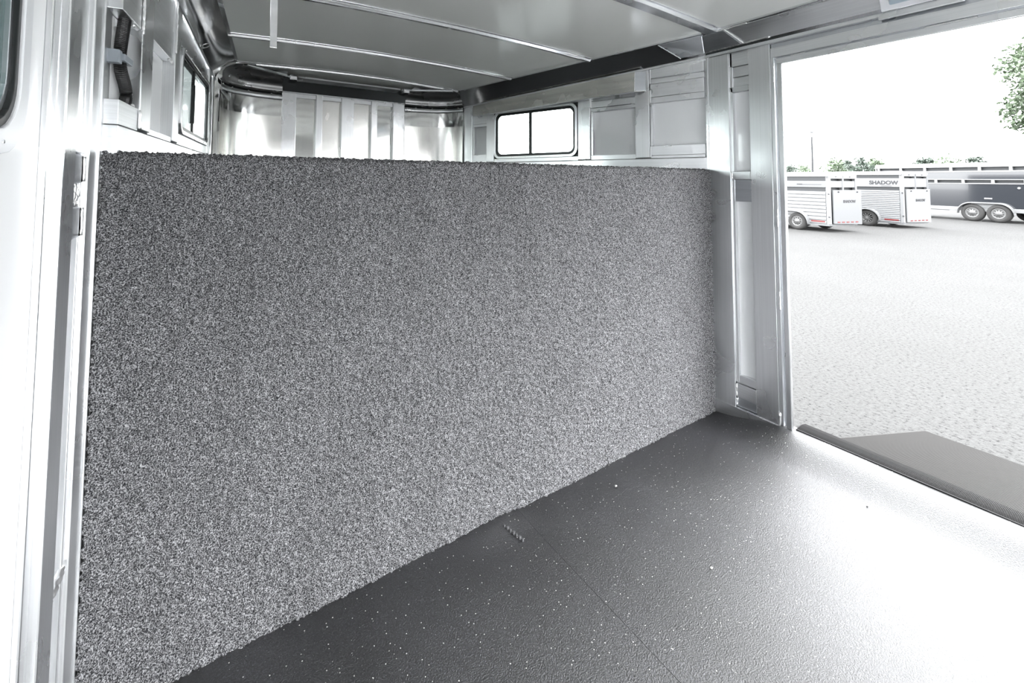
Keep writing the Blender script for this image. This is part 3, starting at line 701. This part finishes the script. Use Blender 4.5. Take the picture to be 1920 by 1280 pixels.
# ---- ceiling lamp over the doorway
lp = empty('door_lamp', (XR-0.03, 0.50, 1.93), 'rectangular lamp with blue-grey lens above the side doorway', 'lamp')
nL = Vector((-0.86, 0, -0.5)).normalized(); tL = Vector((-0.5, 0, 0.86)).normalized()
FLm = lambda y, t, d: Vector((XR-0.012, y, 1.962))+tL*t+nL*d
def lbox(y0, y1, t0, t1, d0, d1): return MB().hexa([FLm(y0, t0, d0), FLm(y1, t0, d0), FLm(y1, t1, d0), FLm(y0, t1, d0), FLm(y0, t0, d1), FLm(y1, t0, d1), FLm(y1, t1, d1), FLm(y0, t1, d1)])
P(lbox(0.615, 0.20, 0.0, 0.11, 0.0, 0.020), 'housing', M_frame, lp, 0.004)
P(lbox(0.585, 0.23, 0.022, 0.092, 0.018, 0.026), 'lens', mat('blue_grey_lens', (0.42, 0.50, 0.56), 0.12), lp, 0.004)
P(MB().lathe(FLm(0.602, 0.055, 0.020), nL, [(0.004, 0), (0.003, 0.002), (0.0001, 0.003)], 8), 'screw', M_zinc, lp, 0)
P(MB().fbox(FR, 0.385, 0.63, 0.006, 0.012, 1.925, 1.955), 'cover_strip', M_beam, lp, 0.004)

# ---- ribbed rubber ramp outside the doorway
rp = empty('loading_ramp', (XR+0.15, 0.2, -0.02), 'lowered side ramp covered in ribbed grey rubber, resting on the gravel', 'ramp')
P0, P1 = Vector((2.60, 0, -0.03)), Vector((4.367, 0, -0.497))
dirR = (P1-P0).normalized(); nR = Vector((-dirR.z, 0, dirR.x))
Y0r, Y1r = 0.995, -0.78
mb = MB(); mb.hexa([P0+Vector((0, Y1r, 0))-nR*0.05, P1+Vector((0, Y1r, 0))-nR*0.012, P1+Vector((0, Y0r, 0))-nR*0.012, P0+Vector((0, Y0r, 0))-nR*0.05, P0+Vector((0, Y1r, 0)), P1+Vector((0, Y1r, 0)), P1+Vector((0, Y0r, 0)), P0+Vector((0, Y0r, 0))])
P(mb, 'ramp_panel', M_ribrub, rp, 0.002)
mb = MB(); y = Y1r+0.01; Lr = (P1-P0).length
while y < Y0r-0.008:
    q0 = P0+Vector((0, y, 0)); q1 = P1+Vector((0, y, 0))
    mb.add([q0, q0+Vector((0, 0.0026, 0)), q0+Vector((0, 0.0019, 0))+nR*0.002, q0+Vector((0, 0.0007, 0))+nR*0.002, q1, q1+Vector((0, 0.0026, 0)), q1+Vector((0, 0.0019, 0))+nR*0.002, q1+Vector((0, 0.0007, 0))+nR*0.002],
           [(0, 1, 5, 4), (1, 2, 6, 5), (2, 3, 7, 6), (3, 0, 4, 7), (4, 5, 6, 7), (0, 3, 2, 1)]); y += 0.0046
tag(P(mb, 'rubber_ribs', M_ribrub, rp, 0), kind='stuff')
# hinge flap: an arched ribbed strip over the ramp hinge
fp = [(2.422, 0.074), (2.445, 0.081), (2.475, 0.083), (2.51, 0.077), (2.545, 0.060), (2.575, 0.036), (2.60, 0.006), (2.61, -0.02)]
mb = MB(); mb.sweep([[Vector((x+(0.0 if Y < 0.9 else 0), Y, z)) for x, z in fp]+[Vector((x, Y, z-0.006)) for x, z in reversed(fp)] for Y in (YD+0.01, 0.986)], closed=True)
P(mb, 'hinge_flap', M_flap, rp, 0, smooth=False)
mb = MB(); y = YD+0.015
while y < 0.982:
    rows = [[Vector((x, y+dy, z+dz)) for dy, dz in ((0, 0), (0.0005, 0.0026), (0.0013, 0.0026), (0.0018, 0))] for x, z in fp]
    mb.sweep(rows, closed=True); y += 0.0034
tag(P(mb, 'flap_ribs', M_flap, rp, 0), kind='stuff')
P(MB().box(2.421, 2.426, YD+0.01, 0.986, 0.062, 0.079), 'flap_edge', M_dark, rp, 0.001)

# ================================================================== OUTSIDE
M_twhite = mat('white_trailer_skin', (0.1258, 0.1280, 0.1302), 0.3)
M_tgrey = mat('silver_trailer_skin', (0.0851, 0.0873, 0.0903), 0.4, 0.1)
M_tsil = mat('pale_silver_ribs', (0.145, 0.148, 0.152), 0.4)
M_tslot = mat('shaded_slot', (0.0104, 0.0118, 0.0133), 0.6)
M_tblack = mat('gloss_black_trailer_skin', (0.0148, 0.0163, 0.0192), 0.12, 0, 0.6, coat=0.3)
M_tyre = mat('weathered_tyre', (0.0148, 0.0144, 0.0141), 0.85)
M_rim = mat('white_wheel_rim', (0.0740, 0.0740, 0.0740), 0.35)
M_alloy = mat('dark_alloy_wheel', (0.02, 0.02, 0.02), 0.3)
M_red = mat('red_reflector', (0.0814, 0.0089, 0.0089), 0.35)
M_text = mat('black_lettering', (0.012, 0.012, 0.014), 0.5)

class TF:
    """trailer frame: f forward, s to the right side, from the rear left corner on the ground"""
    def __init__(s, x, y, head):
        h = math.radians(head); s.o = Vector((x, y, -0.5)); s.f = Vector((math.sin(h), math.cos(h), 0)); s.r = Vector((math.cos(h), -math.sin(h), 0))
    def __call__(s, f, r, z): return s.o+s.f*f+s.r*r+Vector((0, 0, z))
    def box(s, f0, f1, r0, r1, z0, z1, mb=None):
        mb = mb or MB(); return mb.hexa([s(f0, r0, z0), s(f1, r0, z0), s(f1, r1, z0), s(f0, r1, z0), s(f0, r0, z1), s(f1, r0, z1), s(f1, r1, z1), s(f0, r1, z1)])

def lettering(txt, p, xdir, updir, size, par, name='lettering', m=None):
    cu = bpy.data.curves.new('lettering', 'FONT'); cu.body = txt; cu.size = size; cu.extrude = 0.002; cu.align_x = 'CENTER'; cu.offset = size*0.03
    t = bpy.data.objects.new('lettering', cu); COL.objects.link(t)
    dg = bpy.context.evaluated_depsgraph_get(); me = bpy.data.meshes.new_from_object(t.evaluated_get(dg)); bpy.data.objects.remove(t)
    x = Vector(xdir).normalized(); u = Vector(updir).normalized(); n = x.cross(u)
    mm = Matrix((x, u, n)).transposed().to_4x4(); mm.translation = p; me.transform(mm)
    me.materials.clear(); me.materials.append(m or M_text)
    o = bpy.data.objects.new(name, me); COL.objects.link(o); o.parent = par; o.matrix_parent_inverse = world_of(par).inverted(); return o

def wheel(T, f, r, R, par, side=-1, style='holes', w=0.2):
    c = T(f, r, R); ax = T.r*side
    o = P(MB().lathe(c, ax, [(R*0.60, -w), (R*0.92, -w), (R, -w*0.8), (R, -w*0.2), (R*0.94, 0), (R*0.72, 0.012), (R*0.60, 0), (R*0.58, -0.03)], 28), 'wheel', M_tyre, par, 0, smooth=True)
    P(MB().lathe(c, ax, [(R*0.60, -0.01), (R*0.56, 0.004), (R*0.52, -0.015), (R*0.50, -0.03), (0.02, -0.035)] if style == 'spoke' else [(R*0.60, -0.01), (R*0.56, 0.008), (R*0.50, -0.02), (R*0.40, -0.015), (R*0.22, 0.0), (R*0.20, 0.02), (0.001, 0.022)], 24), 'rim', M_alloy if style == 'spoke' else M_rim, o, 0, smooth=True)
    a = ax.orthogonal().normalized(); b = ax.cross(a)
    if style == 'spoke':
        mb = MB()
        for k in range(12):
            q = 2*math.pi*k/12; e = a*math.cos(q)+b*math.sin(q); t = -a*math.sin(q)+b*math.cos(q)
            mb.hexa([c+e*R*0.1-t*0.010-ax*0.02, c+e*R*0.54-t*0.012-ax*0.02, c+e*R*0.54+t*0.012-ax*0.02, c+e*R*0.1+t*0.010-ax*0.02, c+e*R*0.1-t*0.008, c+e*R*0.54-t*0.010, c+e*R*0.54+t*0.010, c+e*R*0.1+t*0.008])
        P(mb, 'spokes', M_rim, o, 0); P(MB().lathe(c, ax, [(R*0.14, -0.02), (R*0.14, 0.012), (0.001, 0.014)], 14), 'hub', M_rim, o, 0)
    else:
        mb = MB()
        for k in range(10):
            q = 2*math.pi*k/10; e = (a*math.cos(q)+b*math.sin(q))*R*0.36
            mb.lathe(c+e+ax*-0.006, ax, [(0.026, 0), (0.022, 0.004), (0.001, 0.004)], 8)
        tag(P(mb, 'rim_holes', M_tyre, o, 0), kind='stuff')
    return o

def fender(T, f0, f1, r, zt, R, par, axles, m=None):
    """rounded wheel arch plate over one or two wheels, standing proud of the side"""
    pts = []
    if len(axles) == 1:
        for k in range(13): q = math.pi*k/12; pts.append((axles[0]-(R+0.10)*math.cos(q), R+(R+0.06)*math.sin(q)))
    else:
        a, b = axles; Rr = R+0.09
        for k in range(9): q = math.pi*0.5*k/8; pts.append((a-Rr*math.cos(q), R+Rr*math.sin(q)))
        for k in range(9): q = math.pi*0.5*k/8; pts.append((b+Rr*math.sin(q), R+Rr*math.cos(q)))
    mb = MB(); mb.sweep([[T(f, r+0.02, z), T(f, r-0.16, z), T(f, r-0.16, z-0.05), T(f, r+0.02, z-0.05)] for f, z in pts], closed=True)
    P(mb, 'fender', m or M_twhite, par, 0, smooth=False)

def livestock(name, T, L, W, H, zb, s1, s2, ribs, label, axles, style, R, ribm, door_m, side_text=False, gate_out=0.16):
    root = empty(name, T(0, 0, 0), label, 'trailer')
    # body side built as bands: lower ribbed wall, slot, band, slot, top band with rounded roof
    (a0, a1), (b0, b1) = s1, s2
    P(T.box(0.06, L, 0.02, 0.05, zb, a0), 'side_wall', ribm, root, 0)
    n = ribs; hgt = (a0-zb)/n
    for k in range(n):
        z = zb+hgt*k
        mb = MB(); q = [T(0.08, 0.02, z+0.004), T(L, 0.02, z+0.004), T(L, -0.012, z+hgt*0.18), T(0.08, -0.012, z+hgt*0.18), T(0.08, 0.02, z+hgt-0.004), T(L, 0.02, z+hgt-0.004), T(L, -0.012, z+hgt*0.82), T(0.08, -0.012, z+hgt*0.82)]
        mb.add(q, [(0, 1, 2, 3), (3, 2, 6, 7), (7, 6, 5, 4), (0, 3, 7, 4), (1, 5, 6, 2)])
        P(mb, 'side_plank', ribm, root, 0)
    P(T.box(0.06, L, 0.03, 0.06, a0, a1), 'lower_slot', M_tslot, root, 0)
    P(T.box(0.06, L, -0.005, 0.05, a1, b0), 'side_band', door_m if not side_text else M_twhite, root, 0.005)
    P(T.box(0.06, L, 0.03, 0.06, b0, b1), 'upper_slot', M_tslot, root, 0)
    rf = MB(); rows = []
    for f in (0.0, L):
        row = [T(f, -0.005, b1)]
        for k in range(6): q = k/5*math.pi/2; row.append(T(f, 0.12-0.125*math.cos(q), H-0.12+0.12*math.sin(q)))
        for k in range(6): q = k/5*math.pi/2; row.append(T(f, W-0.12+0.125*math.sin(q), H-0.12+0.12*math.cos(q)))
        row.append(T(f, W+0.005, b1)); rows.append(row)
    rf.sweep(rows, closed=True); P(rf, 'roof', M_twhite, root, 0)
    P(T.box(0.06, L, W-0.05, W, zb, b1), 'far_side_wall', M_tslot, root, 0)
    P(T.box(L-0.05, L, 0.0, W, zb, b1), 'front_wall', M_twhite, root, 0)
    P(T.box(0.0, L, 0.0, W, zb-0.06, zb), 'chassis', M_tgrey, root, 0)
    # thin frame posts between slots
    # rear frame with bars and half door
    for r0, r1 in ((0.0, 0.10), (W*0.50-0.04, W*0.50+0.04), (W-0.10, W)):
        P(T.box(-0.03, 0.07, r0, r1, zb, H-0.10), 'rear_post', M_tgrey if r0 else M_twhite, root, 0.005)
    P(T.box(-0.03, 0.07, 0.0, W, H-0.20, H-0.06), 'rear_header', M_twhite, root, 0.01)
    P(T.box(-0.02, 0.04, 0.1, W-0.1, a1, b0), 'gate_panel', door_m, root, 0.004)
    P(T.box(0.10, 0.12, 0.06, W-0.06, zb, H-0.2), 'rear_opening', M_tslot, root, 0)
    for r in (W*0.25, W*0.75): P(T.box(-0.04, 0.0, r-0.04, r+0.04, H-0.15, H-0.12), 'marker_light', M_text, root, 0)
    # lower half door, swung a little out
    g0, g1 = 0.16, W-0.02
    oa, ob = 0.06, gate_out
    D = lambda t, z, d=0: T(-oa-(ob-oa)*t-d, g0+(g1-g0)*t, z)
    mb = MB().hexa([D(0, zb+0.02), D(1, zb-0.02), D(1, zb-0.02, -0.04), D(0, zb+0.02, -0.04), D(0, a0+0.05), D(1, a0+0.05), D(1, a0+0.05, -0.04), D(0, a0+0.05, -0.04)])
    dr = P(mb, 'half_door', door_m, root, 0.005)
    xd = (D(1, 0)-D(0, 0)).normalized()
    lettering('SHADOW', D(0.56, zb+(a0-zb)*0.66, 0.006), xd, (0, 0, 1), 0.13, dr)
    for k in range(5):
        t = 0.12+0.16*k
        P(MB().hexa([D(t, zb+0.05, 0.006), D(t+0.09, zb+0.05, 0.006), D(t+0.09, zb+0.05, 0.0), D(t, zb+0.05, 0.0), D(t, zb+0.09, 0.006), D(t+0.09, zb+0.09, 0.006), D(t+0.09, zb+0.09, 0), D(t, zb+0.09, 0)]), 'reflector_strip', M_red, dr, 0)
    for t in (0.18, 0.85): P(MB().lathe(D(t, a0-0.01, 0.005), -T.f, [(0.022, 0), (0.022, 0.02), (0.001, 0.022)], 10), 'latch_knob', M_text, dr, 0)
    for z in (a0-0.08, zb+0.25): P(MB().lathe(T(-0.02, 0.05, z), T.r*-1, [(0.022, 0.04), (0.022, 0.08), (0.001, 0.082)], 10), 'hinge_knob', M_text, root, 0)
    P(T.box(0.12, 0.55, -0.022, 0.0, zb+0.06, zb+0.11), 'reflector', M_red, root, 0)
    if side_text:
        lettering('SHADOW', T(0.55, -0.012, (a1+b0)/2-0.065), -T.f, (0, 0, 1), 0.20, root)
        P(T.box(0.30, 0.62, -0.010, 0.0, a1+0.03, a1+0.042), 'underline_mark', M_text, root, 0)
    else:
        P(T.box(0.20, 0.95, -0.010, 0.0, (a1+b0)/2-0.02, (a1+b0)/2-0.008), 'script_mark', M_text, root, 0)
        P(T.box(0.82, 1.00, -0.010, 0.0, (a1+b0)/2-0.022, (a1+b0)/2+0.01), 'script_mark', M_text, root, 0)
    for k, ax_ in enumerate(axles): wheel(T, ax_, -0.07, R, root, style=style)
    for ax_ in axles: wheel(T, ax_, W+0.07, R, root, side=1, style=style)
    fender(T, 0, 0, 0, 0, R, root, axles)
    return root

T1 = TF(18.10, 6.20, 11.6)
livestock('livestock_trailer', T1, 4.3, 1.50, 2.03, 0.28, (1.39, 1.53), (1.75, 1.91), 9,
          'silver livestock trailer with wide ribbed side, nearest to the door jamb', (1.0, 1.72), 'holes', 0.31, M_twhite, M_tgrey)
T2 = TF(22.17, 5.35, 11.6)
livestock('livestock_trailer', T2, 4.2, 1.65, 2.14, 0.22, (1.41, 1.54), (1.87, 2.00), 17,
          'white livestock trailer with finely ribbed silver side, between the other two trailers', (1.08,), 'spoke', 0.325, M_tsil, M_twhite, side_text=True, gate_out=0.08)

# ---- long black slatted trailer
T3 = TF(27.77, -1.37, 15.6)
def black_trailer():
    root = empty('stock_trailer', T3(0, 0, 0), 'long gloss black trailer with white rails and tandem wheels', 'trailer')
    L, W, H = 10.1, 2.1, 2.62; T = T3
    z = dict(ch0=0.42, rk1=0.62, lo=1.66, s0=1.70, s1=1.84, up0=1.88, up1=2.20, t0=2.26, t1=2.42)
    P(T.box(0, L, 0.0, W, 0.45, 0.62), 'chassis', M_twhite, root, 0.01)
    P(T.box(0, L, 0.0, 0.05, 0.62, z['lo']), 'lower_side_panel', M_tblack, root, 0.004)
    P(T.box(0, L, 0.0, 0.05, z['up0'], z['up1']), 'upper_side_panel', M_tblack, root, 0.004)
    for a, b in ((z['lo'], z['s0']), (z['s1'], z['up0']), (z['up1'], z['t0'])):
        P(T.box(0, L, -0.02, 0.05, a, b), 'side_rail', M_twhite, root, 0.003)
    n = 0; f = 0.4
    while f < L:
        P(T.box(f, f+0.10, -0.012, 0.05, z['t0'], z['t1']), 'slot_post', M_twhite, root, 0.002)
        if f < 11: P(T.box(f-0.4, f-0.30, -0.012, 0.05, z['s0'], z['s1']), 'slot_post', M_twhite, root, 0.002)
        f += 0.95
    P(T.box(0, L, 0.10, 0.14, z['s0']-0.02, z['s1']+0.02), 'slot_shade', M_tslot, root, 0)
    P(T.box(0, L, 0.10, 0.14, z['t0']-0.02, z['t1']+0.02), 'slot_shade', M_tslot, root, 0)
    mb = MB(); rows = []
    for f in (0, L):
        row = [T(f, -0.02, z['t1'])]
        for k in range(6): q = k/5*math.pi/2; row.append(T(f, 0.13-0.15*math.cos(q), H-0.13+0.13*math.sin(q)))
        row += [T(f, W, H), T(f, W, z['t1'])]; rows.append(row)
    P(mb.sweep(rows, closed=True), 'roof', M_twhite, root, 0)
    P(T.box(0, L, W-0.05, W, 0.62, z['t1']), 'far_side_wall', M_tslot, root, 0)
    P(T.box(L-0.05, L, 0, W, 1.3, z['t1']), 'front_wall', M_twhite, root, 0)
    P(T.box(0, 0.05, 0, W, 0.62, z['t1']), 'rear_wall', M_tblack, root, 0)
    for ax_ in AX3:
        wheel(T, ax_, -0.10, 0.385, root); wheel(T, ax_, W+0.1, 0.385, root, side=1)
    fender(T, 0, 0, -0.0, 0, 0.385, root, AX3)
    P(T.box(AX3[0]-0.05, AX3[1]+0.05, -0.02, 0.04, 0.62, 0.86), 'fender_skirt', M_twhite, root, 0)
    for f in (AX3[0]-0.6, AX3[1]+3.1):
        P(MB().lathe(T(f, 0, 1.50), -T.r, [(0.05, 0), (0.045, 0.03), (0.001, 0.035)], 12), 'side_light', M_twhite, root, 0)
    P(T.box(AX3[0]+0.2, AX3[0]+0.45, -0.02, 0.0, 1.0, 1.06), 'side_light', M_twhite, root, 0)
    P(T.box(AX3[1]+1.6, AX3[1]+2.3, -0.01, 0.0, 0.54, 0.575), 'reflector', M_red, root, 0)
    P(T.box(AX3[1]+0.8, AX3[1]+4.0, -0.03, 0.0, 0.43, 0.46), 'skirt_bar', M_text, root, 0)
AX3 = (5.59, 6.41)
black_trailer()

# ---- light pole
px_, py_ = 56.35, 20.6
pl_ = empty('light_pole', (px_, py_, -0.5), 'thin dark pole standing alone far behind the nearest trailer', 'pole')
P(MB().tube([(px_, py_, -0.5), (px_, py_, 6.05)], [0.13, 0.09], 8), 'pole_shaft', M_tslot, pl_, 0)
P(MB().lathe((px_, py_, 6.45), (0, 0, 1), [(0.01, 0), (0.2, 0.04), (0.22, 0.2), (0.01, 0.2)], 10), 'lamp_head', M_tgrey, pl_, 0)
P(MB().tube([(px_, py_, 6.05), (px_, py_, 6.47)], 0.014, 6), 'lamp_neck', M_tgrey, pl_, 0)

# ---- trees
def leafmat(name, c):
    def bl(nt, b):
        n = noise(nt, 3.0, 3)
        nt.links.new(ramp(nt, n, [(0.3, tuple(x*0.6 for x in c)), (0.7, c)]), b.inputs['Base Color'])
    return mat(name, c, 0.6, build=bl)
M_leafA = leafmat('pale_green_leaves', (0.0814, 0.1147, 0.0666)); M_leafB = leafmat('grey_green_leaves', (0.055, 0.075, 0.058)); M_bark = mat('grey_bark', (0.08, 0.07, 0.06), 0.9)
def tree(x, y, h, cr, label, n=900, leaf=0.22, m=None, base=0.25, squash=1.0, z0=-0.5, group='small trees on the horizon'):
    t = empty('tree', (x, y, z0), label, 'tree', group)
    lobes = [(rng.normal(0, cr*0.38), rng.normal(0, cr*0.38), z0+h*(base+(1-base)*rng.uniform(0.25, 0.95)), cr*rng.uniform(0.30, 0.55)) for _ in range(11)]
    lobes.append((0, 0, z0+h-cr*0.42, cr*0.45))
    V = []; 
    for k in range(n):
        lx, ly, lz, lr = lobes[rng.integers(len(lobes))]
        d = rng.normal(size=3); d /= np.linalg.norm(d); p = np.array([x+lx, y+ly, lz])+d*lr*rng.uniform(0.55, 1.08)*np.array([1, 1, squash])
        a = rng.normal(size=3); a /= np.linalg.norm(a); b = np.cross(a, rng.normal(size=3)); b /= np.linalg.norm(b); s = leaf*rng.uniform(0.5, 1.2)
        V += [p-a*s, p+b*s*0.45, p+a*s, p-b*s*0.45]
    F = np.arange(len(V)).reshape(-1, 4)
    o = np_mesh('crown', np.array(V), F, m or M_leafA, t, smooth=False); o['kind'] = 'stuff'
    P(MB().tube([(x, y, z0), (x+0.1, y, z0+h*0.4), (x, y, z0+h*0.8)], [cr*0.08, cr*0.06, cr*0.02], 7), 'trunk', M_bark, t, 0)
    mb = MB()
    for lx, ly, lz, lr in lobes[:7]: mb.tube([(x, y, z0+h*0.35), (x+lx, y+ly, lz)], [cr*0.04, cr*0.012], 5)
    P(mb, 'branches', M_bark, t, 0)
    return t
def at(px, D):
    """ground point in the direction of image column px, D metres away"""
    a = YAW+math.atan((px-CX)/FPX); return D*math.sin(a), D*math.cos(a)
for px, D, ytop, wpx, lab, m in ((1484, 150, 313, 20, 'low scrubby tree top just right of the door jamb', M_leafB), (1512, 160, 311, 24, 'low pale tree right beside the light pole', M_leafA),
        (1566, 120, 299, 36, 'wide bushy pale green tree right of the light pole', M_leafA), (1590, 133, 304, 26, 'darker ragged tree at the right of the bushy one', M_leafB),
        (1615, 110, 298, 26, 'rounded blue-green tree above the middle trailer', M_leafB), (1645, 123, 301, 30, 'light green tree above the middle trailer lettering', M_leafA),
        (1731, 112, 297, 22, 'sparse grey tree tip over the left end of the black trailer', M_leafB), (1768, 130, 296, 42, 'faint pale tree top over the black trailer middle', M_leafA),
        (1834, 118, 292, 24, 'dark leafy clump over the black trailer right part', M_leafB)):
    x, y = at(px, D); dep = D*math.cos(math.atan((px-CX)/FPX)); h = 1.75+(340-ytop)*dep/FPX
    tree(x, y, h, max(1.6, wpx*0.72*dep/FPX), lab, n=900, leaf=0.36, m=m, base=0.15)
x, y = at(2012, 36)
tree(x, y, 8.3, 3.3, 'tall leafy green tree at the right, behind the black trailer', n=17000, leaf=0.135, m=M_leafA, base=0.0, group=None)
